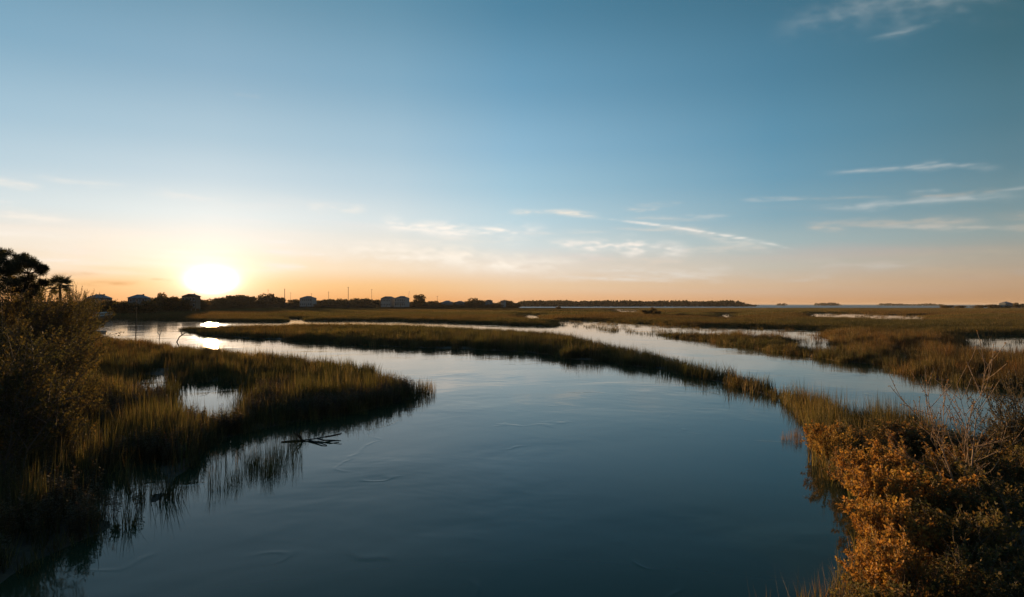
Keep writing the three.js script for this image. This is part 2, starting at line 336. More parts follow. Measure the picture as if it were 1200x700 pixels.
// ---------------------------------------------------------------- water
{
  const N = 1024, R = rng(77), waves = [];
  for (let k = 0; k < 70; k++) {
    const n = 2 + Math.floor(60 * R() ** 2.0), a = R() * 2 * Math.PI, kx = Math.round(Math.cos(a) * n), ky = Math.round(Math.sin(a) * n * 1.3);
    if (kx || ky) waves.push([kx * 2 * Math.PI / N, ky * 2 * Math.PI / N, R() * 7, 1 / Math.hypot(kx, ky) ** 1.15]);
  }
  const hgt = new Float32Array(N * N); let lo = 1e9, hi = -1e9;
  for (let j = 0; j < N; j++) for (let i = 0; i < N; i++) {
    const u = i / N, v = j / N;
    const w = (tileFbm(u, v, 5, 3, 4) - 0.5) * 90, w2 = (tileFbm(u, v, 5, 3, 21) - 0.5) * 90;
    let s = 0;
    for (const [kx, ky, ph, am] of waves) s += am * Math.sin((i + w) * kx + (j + w2) * ky + ph);
    const calm = sstep(tileFbm(u, v, 4, 3, 50), 0.42, 0.68);
    // thin curling seams where currents meet
    const seam = Math.abs(tileFbm(u, v, 6.5, 4, 80) - 0.5), gate = sstep(tileFbm(u, v, 15, 3, 95), 0.56, 0.76);
    s = s * (0.25 + 0.75 * calm) + 0.65 * gate * Math.exp(-((seam / 0.011) ** 2));
    hgt[j * N + i] = s; lo = Math.min(lo, s); hi = Math.max(hi, s);
  }
  const d = new Float32Array(N * N * 4);
  for (let k = 0; k < N * N; k++) { const q = (hgt[k] - lo) / (hi - lo); d[k * 4] = d[k * 4 + 1] = d[k * 4 + 2] = q; d[k * 4 + 3] = 1; }
  const t = new THREE.DataTexture(d, N, N, THREE.RGBAFormat, THREE.FloatType); t.wrapS = t.wrapT = THREE.RepeatWrapping; t.magFilter = THREE.LinearFilter; t.needsUpdate = true;
  const water = new THREE.MeshPhysicalMaterial({ color: new THREE.Color().setRGB(0.030, 0.050, 0.024), roughness: 0.05, ior: 1.333, specularIntensity: 0.5, bumpMap: t, bumpScale: 0.036 });
  const g = new THREE.RingGeometry(0.01, 1100, 128, 1); g.rotateX(-Math.PI / 2);
  const pos = g.attributes.position, uv = g.attributes.uv;
  for (let k = 0; k < pos.count; k++) uv.setXY(k, pos.getX(k) / 34 + 0.13, pos.getZ(k) / 34 + 0.4);
  const m = new THREE.Mesh(g, water); m.name = 'water'; m.receiveShadow = true;
  scene.add(tag(m, 'calm tidal creek water mirroring the dusk sky', 'water', null, 'structure'));
  const open = new THREE.RingGeometry(1100, 12000, 128, 1); open.rotateX(-Math.PI / 2);
  const po = open.attributes.position, uo = open.attributes.uv;
  for (let k = 0; k < po.count; k++) uo.setXY(k, po.getX(k) / 60, po.getZ(k) / 60);
  const sea = new THREE.Mesh(open, new THREE.MeshPhysicalMaterial({ color: new THREE.Color().setRGB(0.03, 0.045, 0.05), roughness: 0.34, ior: 1.333, bumpMap: t, bumpScale: 1.0 })); sea.name = 'open_sound_water'; sea.receiveShadow = true;
  scene.add(tag(sea, 'wind ruffled open water of the sound behind the marsh', 'water', null, 'structure'));
}
console.log('terrain done');

// ---------------------------------------------------------------- marsh grass
const pal = {
  olive: [0.105, 0.086, 0.024], gold: [0.205, 0.124, 0.033], rust: [0.135, 0.064, 0.020], green: [0.062, 0.064, 0.019], straw: [0.30, 0.22, 0.10], brown: [0.085, 0.050, 0.022],
};
const mixc = (a, b, t) => [lerp(a[0], b[0], t), lerp(a[1], b[1], t), lerp(a[2], b[2], t)];
function clump(seed, n, rad, h, w, straw = 0.12) {
  const R = rng(seed), g = new Geo();
  for (let k = 0; k < n; k++) {
    const a = R() * 6.283, r = rad * Math.sqrt(R()), hh = h * (R() < 0.12 ? 1.05 + 0.25 * R() : 0.5 + 0.5 * R()), lean = hh * (0.06 + 0.16 * R()), tone = 0.75 + 0.5 * R();
    const dry = R() < straw, c = dry ? [1.9 * tone, 1.7 * tone, 1.6 * tone] : [tone, tone * (0.93 + 0.14 * R()), tone * (0.8 + 0.3 * R())];
    g.blade(Math.cos(a) * r, Math.sin(a) * r, hh, w * (0.7 + 0.6 * R()), lean, R() * 6.283, hh * (0.02 + 0.22 * R() * R()), c, -0.05);
  }
  return g.build();
}
const rings = [
  // near edge, far edge, clumps per square metre, variants of the clump, label
  { r: [11, 46], den: 13, geos: [0, 1, 2, 3].map((k) => clump(100 + k, 14, 0.24, 1.0, 0.024)), label: 'tall cordgrass standing along the near creek banks' },
  { r: [46, 130], den: 3.4, geos: [0, 1, 2].map((k) => clump(200 + k, 28, 0.48, 1.0, 0.036)), label: 'dense cordgrass on the long marsh island in mid channel' },
  { r: [130, 360], den: 0.85, geos: [0, 1, 2].map((k) => clump(300 + k, 44, 1.0, 1.0, 0.055)), label: 'olive and gold cordgrass of the wide marsh beyond the channel' },
  { r: [360, 1120], den: 0.13, geos: [0, 1].map((k) => clump(400 + k, 70, 2.6, 1.0, 0.13)), label: 'far marsh grass flat reaching to the open sound' },
];
const A0 = -50 * D2R, A1 = 46 * D2R;
rings.forEach(({ r: [r0, r1], den, geos, label }, ri) => {
  const R = rng(900 + ri), area = (A1 - A0) * (r1 * r1 - r0 * r0) / 2, lists = geos.map(() => []);
  const e = new THREE.Euler(), q = new THREE.Quaternion(), M = () => new THREE.Matrix4();
  for (let k = 0, n = Math.floor(area * den); k < n; k++) {
    const a = lerp(A0, A1, R()), rr = Math.sqrt(lerp(r0 * r0, r1 * r1, R())), x = Math.sin(a) * rr, z = -Math.cos(a) * rr, pick = R(), turn = R() * 6.283, tall = R(), tint = R(), lx = (R() - 0.5) * 0.24, lz = (R() - 0.5) * 0.24;
    const [l, p] = shore(x, z);
    if (l < -0.05) continue;
    if (p > 0) { const deep = Math.min(1, p / (0.6 + rr * 0.012)); if (pick * 2.4 % 1 > 0.34 * (1 - deep) + 0.02) continue; }
    const d = Math.min(l, p > 0 ? 1 : -p);
    if (ri === 0 && x < 3 && x > -12.5 && l < 2.2 && (pick * 7.31) % 1 > 0.22 + 0.35 * l * vnoise(x * 0.8, z * 0.8 + 8)) continue;   // thin reeds standing in the shallows
    const upland = ri === 0 && x > 4.5 && z > -27 && l > (z > -19 ? -1 : 0.4) ? 1 : 0;          // low growth between the bushes of the right bank
    const gap = fbm(x * 0.30 + 7, z * 0.30, 3);
    if (ri < 2 && gap < 0.38 && pick < 0.85) continue;                          // bare, wet patches
    let s = (0.92 + 0.34 * tall) * (0.72 + 0.55 * fbm(x * 0.12, z * 0.12 + 20, 3)) * (0.80 + 0.32 * sstep(d, 0, 2.2 + rr * 0.01));
    s *= ri === 0 ? (z > -29 ? 1.22 : 1.04) : ri === 1 ? 1.08 : 1;
    if (ri < 2) s *= 0.55 + 0.75 * sstep(vnoise(x * 1.1, z * 1.1 + 4), 0.1, 0.8);                 // tussocks and trampled hollows
    if (upland) { if (tall < 0.72) continue; s *= 0.5; }
    const big = fbm(x * 0.018 + 50, z * 0.010 + 3, 3), mid = fbm(x * 0.11, z * 0.07 + 9, 3);
    let c = mixc(pal.olive, pal.gold, sstep(mid * 0.6 + tint * 0.4, 0.35, 0.72));
    c = mixc(c, pal.rust, 0.75 * sstep(big + 0.25 * (tint - 0.5), 0.48, 0.66));
    c = mixc(c, pal.green, 0.7 * sstep(0.52 - big + 0.2 * (pick - 0.5), 0.02, 0.14));
    if (l < 1.2 + rr * 0.02) c = mixc(c, pal.green, 0.35);
    if (ri < 2) c = mixc(c, pal.brown, 0.5 * sstep(fbm(x * 0.45 + 3, z * 0.45, 3) + 0.3 * (pick - 0.5), 0.42, 0.62));
    if (ri < 2) c = mixc(c, pal.green, 0.6 * sstep(fbm(x * 0.6 + 80, z * 0.6 + 9, 3) + 0.3 * (tall - 0.5), 0.46, 0.62));
    { const v = 0.68 + 0.7 * ((tint * 31.7) % 1); c = c.map((w) => w * v); }
    if (tint > 0.93) c = mixc(c, pal.straw, 0.5);
    if (ri > 1) c = mixc(c, pal.green, 0.38).map((v) => v * 0.9);                                      // shorter, older stand on the wide flats
    const gv = Math.floor(tint * 977) % geos.length, hgt = height(l, p, x, z);
    const bent = ri < 2 && (tall * 13.7) % 1 < 0.16 ? 4.2 : 1;                    // some tufts lie over
    e.set(lx * bent, turn, lz * bent); q.setFromEuler(e);
    const wide = ri < 2 ? 0.9 + 0.3 * pick : 1;
    lists[gv].push([M().compose(new THREE.Vector3(x, Math.max(hgt, -0.12), z), q, new THREE.Vector3(wide, s, wide)), c]);
  }
  let total = 0;
  lists.forEach((list, gi) => {
    const im = new THREE.InstancedMesh(geos[gi], grassMat, list.length), col = new THREE.Color();
    list.forEach(([m, c], k) => { im.setMatrixAt(k, m); im.setColorAt(k, col.setRGB(...c)); });
    im.name = numbered('marsh_grass'); im.castShadow = im.receiveShadow = true; total += list.length;
    scene.add(tag(im, label, 'grass', 'marsh grass beds', 'stuff'));
  });
  console.log('grass ring', ri, total);
});
// low leafy marsh herbs mixed into the near grass
{
  const R = rng(1717), herb = (seed) => {
    const Q = rng(seed), g = new Geo();
    for (let k = 0; k < 9; k++) {
      const a = Q() * 6.283, top = new THREE.Vector3(Math.cos(a) * 0.28 * Q(), 0.6 + 0.4 * Q(), Math.sin(a) * 0.28 * Q()), base = new THREE.Vector3(top.x * 0.3, -0.05, top.z * 0.3);
      g.limb(base, top, 0.008, 0.004, 3, [0.7, 0.6, 0.5]);
      for (let m = 0; m < 16; m++) { const t = 0.35 + 0.65 * Q(), o = base.clone().lerp(top, t), z = Q() * 6.283, d = new THREE.Vector3(Math.cos(z), 0.5 * Q(), Math.sin(z)).normalize(), sd = new THREE.Vector3(-d.z, 0.3 * (Q() - 0.5), d.x).normalize(), q = 0.7 + 0.7 * Q(); g.leaf(o, d, sd, 0.10 * (0.7 + 0.6 * Q()), 0.022, 0.01, [q, q, q]); }
    }
    return g.build();
  };
  const lists = [[], []], geos = [herb(1), herb(2)], e = new THREE.Euler(), q = new THREE.Quaternion();
  for (let k = 0; k < 9000; k++) {
    const x = lerp(-34, -3, R()), z = lerp(-46, -13, R()), t = R(), u = R(), w = R();
    if (fbm(x * 0.5 + 60, z * 0.5, 3) < 0.50 - 0.1 * w) continue;
    const [l, p] = shore(x, z); if (l < 0.3 || p > -0.1) continue;
    q.setFromEuler(e.set((R() - 0.5) * 0.3, R() * 6.28, (R() - 0.5) * 0.3));
    lists[k % 2].push([new THREE.Matrix4().compose(new THREE.Vector3(x, 0, z), q, new THREE.Vector3(1, 0.75 + 0.6 * t, 1)), mixc(mixc(pal.rust, pal.gold, u), pal.green, 0.5 * w)]);
  }
  lists.forEach((list, gi) => {
    const im = new THREE.InstancedMesh(geos[gi], foliageMat, list.length), col = new THREE.Color();
    list.forEach(([m, c], k) => { im.setMatrixAt(k, m); im.setColorAt(k, col.setRGB(...c)); });
    im.name = numbered('marsh_herbs'); im.castShadow = im.receiveShadow = true;
    scene.add(tag(im, 'low rusty marsh herbs mixed into the grass of the near bank', 'herbs', 'marsh herb beds', 'stuff'));
  });
}
// loose clumps standing in the shallow water off the left bank
{
  const R = rng(4242), geo = clump(505, 26, 0.3, 1.0, 0.017), list = [];
  const patch = poly([[228, 585], [262, 578], [300, 572], [345, 556], [356, 540], [340, 528], [300, 532], [262, 540], [238, 556]]), fringe = poly([[262, 520], [350, 500], [450, 484], [508, 466], [512, 455], [495, 452], [440, 474], [350, 488], [260, 510]]);
  const spots = [[patch, 3.0], [fringe, 3.2]];
  const e = new THREE.Euler(), q = new THREE.Quaternion();
  for (const [P, den] of spots) {
    const [x0, x1, z0, z1] = boxOf(P), n = (x1 - x0) * (z1 - z0) * den;
    for (let k = 0; k < n; k++) {
      const x = lerp(x0, x1, R()), z = lerp(z0, z1, R()), t = R(), tt = R(), sd = signed(P, x, z);
      if (sd < 0 || fbm(x * 0.9, z * 0.9, 2) < 0.46) continue;
      e.set((R() - 0.5) * 0.3, R() * 6.28, (R() - 0.5) * 0.3); q.setFromEuler(e);
      list.push([new THREE.Matrix4().compose(new THREE.Vector3(x, -0.08, z), q, new THREE.Vector3(0.9, 0.75 + 0.5 * t, 0.9)), mixc(mixc(pal.green, pal.olive, tt), pal.gold, 0.5 * t)]);
    }
  }
  for (const [px, py] of [[930, 512], [934, 520], [925, 516], [328, 528], [349, 519], [350, 518], [347, 520], [505, 470], [480, 478]]) for (let k = 0; k < 3; k++) {
    const [x, z] = onPlane(px, py); q.setFromEuler(e.set(0, R() * 6, 0));
    list.push([new THREE.Matrix4().compose(new THREE.Vector3(x + R() * 0.5 - 0.25, -0.08, z + R() * 0.5 - 0.25), q, new THREE.Vector3(0.6, 0.5 + 0.3 * R(), 0.6)), mixc(pal.brown, pal.gold, R())]);
  }
  const im = new THREE.InstancedMesh(geo, grassMat, list.length), col = new THREE.Color();
  list.forEach(([m, c], k) => { im.setMatrixAt(k, m); im.setColorAt(k, col.setRGB(...c)); });
  im.name = 'shallow_water_reeds'; im.castShadow = im.receiveShadow = true;
  scene.add(tag(im, 'thin cordgrass clumps standing in shallow water off the bank', 'grass', null, 'stuff'));
}

// ---------------------------------------------------------------- woody plants
const V = (x, y, z) => new THREE.Vector3(x, y, z);
function rndDir(R, up = 0) { const z = R() * 2 - 1, a = R() * 6.283, s = Math.sqrt(1 - z * z); return V(s * Math.cos(a), z + up, s * Math.sin(a)).normalize(); }
function leafCloud(g, R, c, rx, ry, n, len, wid, cols, up = 0.2, rz = rx) { // leaves through an uneven lump
  for (let k = 0; k < n; k++) {
    const d = rndDir(R), r = 0.35 + 0.65 * Math.cbrt(R()), o = V(c.x + d.x * rx * r, c.y + d.y * ry * r, c.z + d.z * rz * r);
    const dir = rndDir(R, up), side = V(R() - 0.5, R() - 0.5, R() - 0.5).cross(dir).normalize(), s = 0.7 + 0.6 * R(), col = cols[Math.floor(R() * cols.length)], t = 0.75 + 0.5 * R();
    g.leaf(o, dir, side, len * s, wid * s, len * 0.12 * s, [col[0] * t, col[1] * t, col[2] * t]);
  }
}
function shrubModel({ seed, h, r, stems, lumps, leaves, len, wid, cols, bark = [0.07, 0.05, 0.035], lift = 0.25, bare = 0 }) {
  const R = rng(seed), wood = new Geo(), crown = new Geo(), tips = [];
  for (let k = 0; k < stems; k++) {
    const a = R() * 6.283, lean = r * (0.25 + 0.75 * R()), hh = h * (0.55 + 0.4 * R());
    let p = V(Math.cos(a) * r * 0.1, -0.1, Math.sin(a) * r * 0.1); const n = 4;
    for (let s = 1; s <= n; s++) {
      const t = s / n, q = V(Math.cos(a) * lean * t + (R() - 0.5) * r * 0.18, hh * t, Math.sin(a) * lean * t + (R() - 0.5) * r * 0.18);
      wood.limb(p, q, h * 0.013 * (1.15 - t * 0.8), h * 0.013 * (1.0 - t * 0.8), 5, bark); p = q;
      if (s > 1) { tips.push(p); const b = p.clone().add(rndDir(R, 0.4).multiplyScalar(r * 0.4)); wood.limb(p, b, h * 0.006, h * 0.002, 4, bark); tips.push(b); }
    }
  }
  for (let k = 0; k < bare; k++) {                                // long leafless twigs standing out of the crown
    const tip = tips[Math.floor(R() * tips.length)]; let o = tip.clone(), d = V(o.x / r * 0.5, 1, o.z / r * 0.5).normalize();
    for (let m = 0; m < 3; m++) { d.add(rndDir(R).multiplyScalar(0.2)).normalize(); const e = o.clone().addScaledVector(d, h * 0.13); wood.limb(o, e, h * (0.006 - 0.0015 * m), h * (0.0045 - 0.0015 * m), 3, bark); o = e; }
  }
  for (let k = 0; k < lumps; k++) {                              // leafy twigs growing up and out of the limbs
    const tip = tips[Math.floor(R() * tips.length)], o = tip.clone().add(rndDir(R, 0).multiplyScalar(r * 0.16)); o.y = Math.max(o.y, h * lift * R() + 0.02);
    const d = V(o.x / r, 0.3 + R() * 1.1, o.z / r).add(rndDir(R).multiplyScalar(0.55)).normalize(), L = h * (0.12 + 0.28 * R() * R() + 0.06), col = cols[Math.floor(R() * cols.length)], e = o.clone().addScaledVector(d, L);
    wood.limb(o, e, h * 0.005, h * 0.0015, 3, bark);
    for (let m = 0, n = Math.floor(leaves / lumps); m < n; m++) {
      const t = R(), at = o.clone().lerp(e, t).addScaledVector(rndDir(R), L * 0.16 * (1.2 - t)), ld = d.clone().multiplyScalar(0.5).add(rndDir(R)).normalize(), sd = V(R() - 0.5, R() - 0.5, R() - 0.5).cross(ld).normalize(), c2 = R() < 0.7 ? col : cols[Math.floor(R() * cols.length)], q = 0.65 + 0.7 * R(), z = 0.6 + 0.7 * R();
      crown.leaf(at, ld, sd, len * z, wid * z, len * 0.1 * z, [c2[0] * q, c2[1] * q, c2[2] * q]);
    }
  }
  return { wood: wood.build(), crown: crown.build() };
}
function plantFrom(models, name, label, category, group, pos, scl, turn, k, woodName = 'stem') {
  const m = models[k % models.length], t = thing(name, label, category, group, pos, turn); t.scale.copy(scl);
  part(woodName, m.wood, barkMat, t); part('crown', m.crown, m.mat ?? foliageMat, t);
  return t;
}
const goldLeaf = [[0.38, 0.20, 0.040], [0.44, 0.27, 0.055], [0.32, 0.15, 0.032], [0.18, 0.12, 0.03], [0.36, 0.19, 0.038]];
const yellowLeaf = [[0.40, 0.25, 0.045], [0.34, 0.20, 0.04], [0.28, 0.15, 0.03], [0.22, 0.15, 0.04]];
const rustLeaf = [[0.24, 0.11, 0.032], [0.30, 0.15, 0.04], [0.16, 0.09, 0.026], [0.13, 0.10, 0.028], [0.36, 0.23, 0.08]];
const oliveLeaf = [[0.12, 0.10, 0.028], [0.16, 0.12, 0.03], [0.09, 0.08, 0.024], [0.20, 0.12, 0.034]];
const greenLeaf = [[0.07, 0.064, 0.02], [0.09, 0.074, 0.022], [0.058, 0.054, 0.018], [0.12, 0.086, 0.024]];
const mossLeaf = [[0.095, 0.072, 0.020], [0.12, 0.084, 0.024], [0.075, 0.06, 0.018], [0.055, 0.048, 0.016]];
const small = {
  gold: [1, 2, 3].map((s) => shrubModel({ seed: 10 + s, h: 1, r: 0.62, stems: 12, lumps: 150, leaves: 4600, len: 0.062, wid: 0.018, cols: goldLeaf, bare: 10, bark: [0.15, 0.10, 0.065] })),
  yellow: [1].map((s) => shrubModel({ seed: 14 + s, h: 1, r: 0.62, stems: 12, lumps: 150, leaves: 5200, len: 0.062, wid: 0.016, cols: yellowLeaf })),
  rust: [1, 2].map((s) => shrubModel({ seed: 20 + s, h: 1, r: 0.62, stems: 13, lumps: 150, leaves: 3400, len: 0.060, wid: 0.016, cols: rustLeaf, bare: 26, bark: [0.17, 0.12, 0.08] })),
  green: [1, 2].map((s) => shrubModel({ seed: 30 + s, h: 1, r: 0.62, stems: 12, lumps: 150, leaves: 3600, len: 0.060, wid: 0.016, cols: oliveLeaf, bare: 18, bark: [0.14, 0.10, 0.07] })),
};
const large = [1, 2, 3].map((s) => shrubModel({ seed: 50 + s, h: 1, r: 0.55, stems: 11, lumps: 190, leaves: 8600, len: 0.026, wid: 0.007, cols: [greenLeaf, mossLeaf, greenLeaf][s - 1], lift: 0.30, bare: 20, bark: [0.10, 0.075, 0.055] }));

// right bank: [x, y of the top, distance, width in pixels, kind]
const RB = rng(61);
const rightShrubs = [                                         // [x and y of its top, height, width in pixels, kind]
  [961, 503, 1.15, 34, 'gold'], [976, 506, 1.35, 36, 'yellow'], [1002, 507, 1.2, 46, 'green'], [1034, 503, 1.2, 56, 'rust'], [1070, 502, 1.2, 60, 'green'], [1112, 504, 1.2, 62, 'rust'], [1155, 506, 1.2, 62, 'green'], [1198, 508, 1.3, 66, 'rust'],
  [988, 532, 1.1, 40, 'rust'], [1012, 540, 1.4, 56, 'gold'], [1046, 528, 1.3, 62, 'gold'], [1078, 534, 1.4, 60, 'gold'], [1116, 536, 1.3, 64, 'rust'], [1160, 538, 1.4, 70, 'green'], [1205, 536, 1.4, 72, 'green'],
  [1020, 566, 1.45, 58, 'gold'], [1052, 562, 1.5, 66, 'gold'], [1040, 590, 1.3, 40, 'yellow'], [1090, 568, 1.5, 72, 'gold'], [1134, 574, 1.4, 76, 'green'], [1182, 572, 1.5, 80, 'green'],
  [1038, 606, 1.4, 58, 'gold'], [1070, 600, 1.5, 78, 'gold'], [1114, 612, 1.4, 80, 'green'], [1160, 622, 1.3, 84, 'green'], [1210, 615, 1.5, 90, 'green'],
  [1034, 642, 1.2, 56, 'gold'], [1066, 646, 1.4, 76, 'gold'], [1108, 660, 1.2, 86, 'green'], [1160, 672, 1.2, 96, 'green'], [1212, 670, 1.3, 96, 'green'], [1026, 690, 1.0, 60, 'green'], [1064, 694, 1.1, 84, 'green'],
];
const shrubText = { yellow: ['bright yellow leafed shrub glowing among the rusty creek bank shrubs', 'yellow shrubs on the creek bank'], gold: ['golden leafed shrub glowing in low sun on the creek bank', 'golden shrubs on the creek bank'], rust: ['rust brown leafed shrub among the creek bank thicket', 'rusty shrubs on the creek bank'], green: ['low olive green shrub in the shaded creek bank thicket', 'olive shrubs on the creek bank'] };
rightShrubs.forEach(([px, py, h, wpx, kind], k) => {
  const [tx, tz] = onPlane(px, py, h), p = V(tx, h, tz), w = wpx / F * -tz / 1.05;
  plantFrom(small[kind], `${{ gold: 'golden', rust: 'rusty', green: 'olive', yellow: 'yellow' }[kind]}_shrub`, shrubText[kind][0], 'shrub', shrubText[kind][1], [p.x, 0, p.z], V(w, h, w), RB() * 6.28, k);
});
// left bank thicket
const leftShrubs = [
  [2, 424, 21, 150, 0], [60, 436, 24, 90, 1], [-40, 410, 22, 120, 2], [48, 397, 33, 105, 0], [84, 404, 38, 56, 1], [8, 388, 34, 90, 2], [98, 446, 31, 40, 0],
  [22, 362, 50, 92, 1], [66, 366, 54, 74, 0], [88, 375, 62, 44, 2], [-20, 350, 48, 90, 1],
  [4, 346, 62, 66, 0], [34, 350, 66, 52, 2], [60, 353, 76, 40, 1], [86, 353, 90, 34, 0], [99, 364, 100, 22, 2], [95, 344, 125, 26, 1],
];
leftShrubs.forEach(([px, py, dep, wpx, v], k) => {
  const p = atDepth(px, py, dep), w = wpx / F * dep / 1.0;
  plantFrom(large, 'thicket_shrub', dep < 40 ? 'large dark shrub beside the creek at the foot of the bank thicket' : dep < 70 ? 'dense evergreen shrub below the pines in the bank thicket' : 'bushy evergreen shrub between the palm and the lagoon', 'shrub', dep < 40 ? 'thicket shrubs beside the creek' : dep < 70 ? 'thicket shrubs below the pines' : 'thicket shrubs near the palm', [p.x, 0, p.z], V(w, p.y, w), RB() * 6.28, v);
});

// pines over the thicket: clumps of needles on crooked limbs, [x, y, half width, half height] in pixels
function pine(clumps, basePx, dep, label) {
  const b = atDepth(basePx, 360, dep), t = thing('pine_tree', label, 'tree', null, [b.x, 0, b.z]), R = rng(700 + basePx), wood = new Geo(), crown = new Geo(), bark = [0.05, 0.035, 0.025];
  const topY = atDepth(basePx, Math.min(...clumps.map((c) => c[1])), dep).y; let prev = V(0, -0.2, 0); const n = 7, spine = [];
  for (let k = 1; k <= n; k++) { const f = k / n, q = V((R() - 0.5) * 0.5 + f * 0.3, topY * f * 0.97, (R() - 0.5) * 0.5); wood.limb(prev, q, 0.2 * (1.1 - f), 0.2 * (1.0 - f) + 0.02, 7, bark); spine.push(q); prev = q; }
  const needles = [[0.05, 0.052, 0.018], [0.065, 0.06, 0.02], [0.04, 0.042, 0.016]];
  for (const [cx, cy, rx, ry] of clumps) {
    const p = atDepth(cx, cy, dep), c = V(p.x - b.x, p.y, (R() - 0.5) * 1.8), sx = rx / F * dep, sy = ry / F * dep;
    const from = spine.reduce((u, w) => (Math.abs(w.y - c.y + 0.5) < Math.abs(u.y - c.y + 0.5) ? w : u));
    wood.limb(from, c, 0.06, 0.02, 5, bark);
    for (let k = 0; k < 13; k++) {
      const d = rndDir(R), o = V(c.x + d.x * sx * 0.75, c.y + d.y * sy * 0.7, c.z + d.z * sx * 0.75); wood.limb(c, o, 0.02, 0.008, 4, bark);
      for (let m = 0; m < 75; m++) { const dir = rndDir(R, 0.35), side = V(R() - 0.5, R() - 0.5, R() - 0.5).cross(dir).normalize(), col = needles[m % 3], tt = 0.7 + 0.6 * R(); crown.leaf(o.clone().addScaledVector(rndDir(R), sx * 0.25), dir, side, 0.34, 0.019, 0.01, col.map((x) => x * tt)); }
    }
  }
  part('trunk', wood.build(), barkMat, t); part('crown', crown.build(), foliageMat, t);
}
pine([[4, 297, 10, 5], [18, 302, 9, 4], [32, 307, 13, 6], [44, 312, 9, 4], [24, 316, 15, 5], [46, 319, 8, 3], [54, 315, 4, 2], [36, 327, 11, 4], [50, 332, 5, 4], [14, 328, 13, 6], [38, 339, 11, 4], [24, 340, 12, 5], [10, 318, 14, 7], [30, 333, 15, 7], [6, 341, 15, 7], [18, 310, 12, 6], [44, 346, 10, 4]], 27, 58, 'crooked pine with layered needle clumps above the bank thicket, beside the palm');
pine([[-6, 300, 12, 6], [8, 309, 10, 5], [-4, 318, 14, 6], [6, 332, 12, 6], [-14, 334, 12, 7], [-22, 310, 12, 6]], -8, 55, 'tall dark pine behind the bank thicket, cut off beside its crooked neighbour');

// cabbage palm
{
  const dep = 80, c = atDepth(70, 334, dep), t = thing('palm_tree', 'fan palm with rounded crown rising out of the bank thicket', 'palm', null, [c.x, 0, c.z]), R = rng(31), wood = new Geo(), crown = new Geo();
  let prev = V(0, -0.2, 0); for (let k = 1; k <= 10; k++) { const q = V(Math.sin(k) * 0.03, c.y * k / 10, Math.cos(k * 2) * 0.03); wood.limb(prev, q, 0.19 - 0.004 * k, 0.185 - 0.004 * k, 8, [0.08, 0.06, 0.045]); prev = q; }
  for (let k = 0; k < 46; k++) {
    const el = lerp(-0.75, 1.35, R()), az = R() * 6.283, dir = V(Math.cos(az) * Math.cos(el), Math.sin(el), Math.sin(az) * Math.cos(el)), L = 0.6 + 0.35 * R(), o = V(0, c.y, 0), hub = o.clone().addScaledVector(dir, L); hub.y -= 0.08;
    wood.limb(o, hub, 0.02, 0.014, 4, [0.09, 0.09, 0.03]);
    const side = V(-Math.sin(az), 0, Math.cos(az)), up = new THREE.Vector3().crossVectors(side, dir);
    for (let m = 0; m < 16; m++) {
      const a = lerp(-1.5, 1.5, m / 15), d = dir.clone().multiplyScalar(Math.cos(a)).addScaledVector(side, Math.sin(a)).addScaledVector(V(0, -1, 0), 0.22 + 0.15 * R()).normalize(), sd = new THREE.Vector3().crossVectors(d, up).normalize();
      const tt = 0.7 + 0.5 * R(); crown.leaf(hub, d, sd, 0.78 + 0.16 * R(), 0.045, 0.02, [0.055 * tt, 0.058 * tt, 0.018 * tt]);
    }
  }
  part('trunk', wood.build(), barkMat, t); part('crown', crown.build(), foliageMat, t);
}

// bare sapling and leafy sprays over the right bank
function sapling(px, pyBase, pyTop, dep, seed, leafN, label, name, leanX = 0, cols = rustLeaf, bark = [0.30, 0.22, 0.15]) {
  const b = atDepth(px, pyBase, dep), top = atDepth(px, pyTop, dep), t = thing(name, label, 'sapling', null, [b.x, 0, b.z]), R = rng(seed), wood = new Geo(), crown = new Geo();
  const grow = (p, dir, len, r, lvl) => {
    const n = 4; let q = p, d = dir.clone();
    for (let k = 0; k < n; k++) {
      d.add(V((R() - 0.5) * 0.22, 0.05, (R() - 0.5) * 0.22)).normalize();
      const e = q.clone().addScaledVector(d, len / n), r0 = r * (1 - k / n * 0.6), r1 = r * (1 - (k + 1) / n * 0.6); wood.limb(q, e, Math.max(r0, 0.008), Math.max(r1, 0.007), 5, bark);
      if (lvl < 2 + (leafN > 1) && (k > 0 || lvl > 0)) for (let m = 0; m < (lvl === 0 ? 2 : 1 + (R() < 0.5)); m++) { const nd = d.clone().multiplyScalar(0.75).add(rndDir(R, 0.65).multiplyScalar(0.7)).normalize(); grow(e, nd, len * (0.42 + 0.25 * R()), r1 * 0.55, lvl + 1); }
      if (lvl >= 2) for (let m = 0; m < Math.min(leafN, 2); m++) { const ld = rndDir(R, 0.2), sd = V(R() - 0.5, R() - 0.5, R() - 0.5).cross(ld).normalize(), tt = 0.7 + 0.6 * R(), c = cols[Math.floor(R() * cols.length)]; crown.leaf(e.clone().addScaledVector(rndDir(R), 0.04), ld, sd, 0.062, 0.016, 0.006, c.map((x) => x * tt)); }
      q = e;
    }
  };
  const H = top.y;
  for (const [ax, az, f] of [[0.10 + leanX, 0, 1], [-0.20 + leanX, 0.1, 0.92], [0.02 + leanX, -0.15, 0.75]]) grow(V(0, -0.1, 0), V(ax, 1, az).normalize(), H * 0.74 * f, 0.034 * f, 0);
  part('trunk', wood.build(), barkMat, t); part('crown', crown.build(), foliageMat, t);
}
sapling(1130, 615, 448, 19, 5, 1, 'nearly bare sapling with pale crooked stems rising from the bank thicket', 'bare_sapling');
sapling(1204, 600, 478, 21.5, 9, 3, 'leafy sapling with fine green sprays overhanging the creek bank', 'leafy_sapling', -0.16, mossLeaf, [0.10, 0.08, 0.055]);

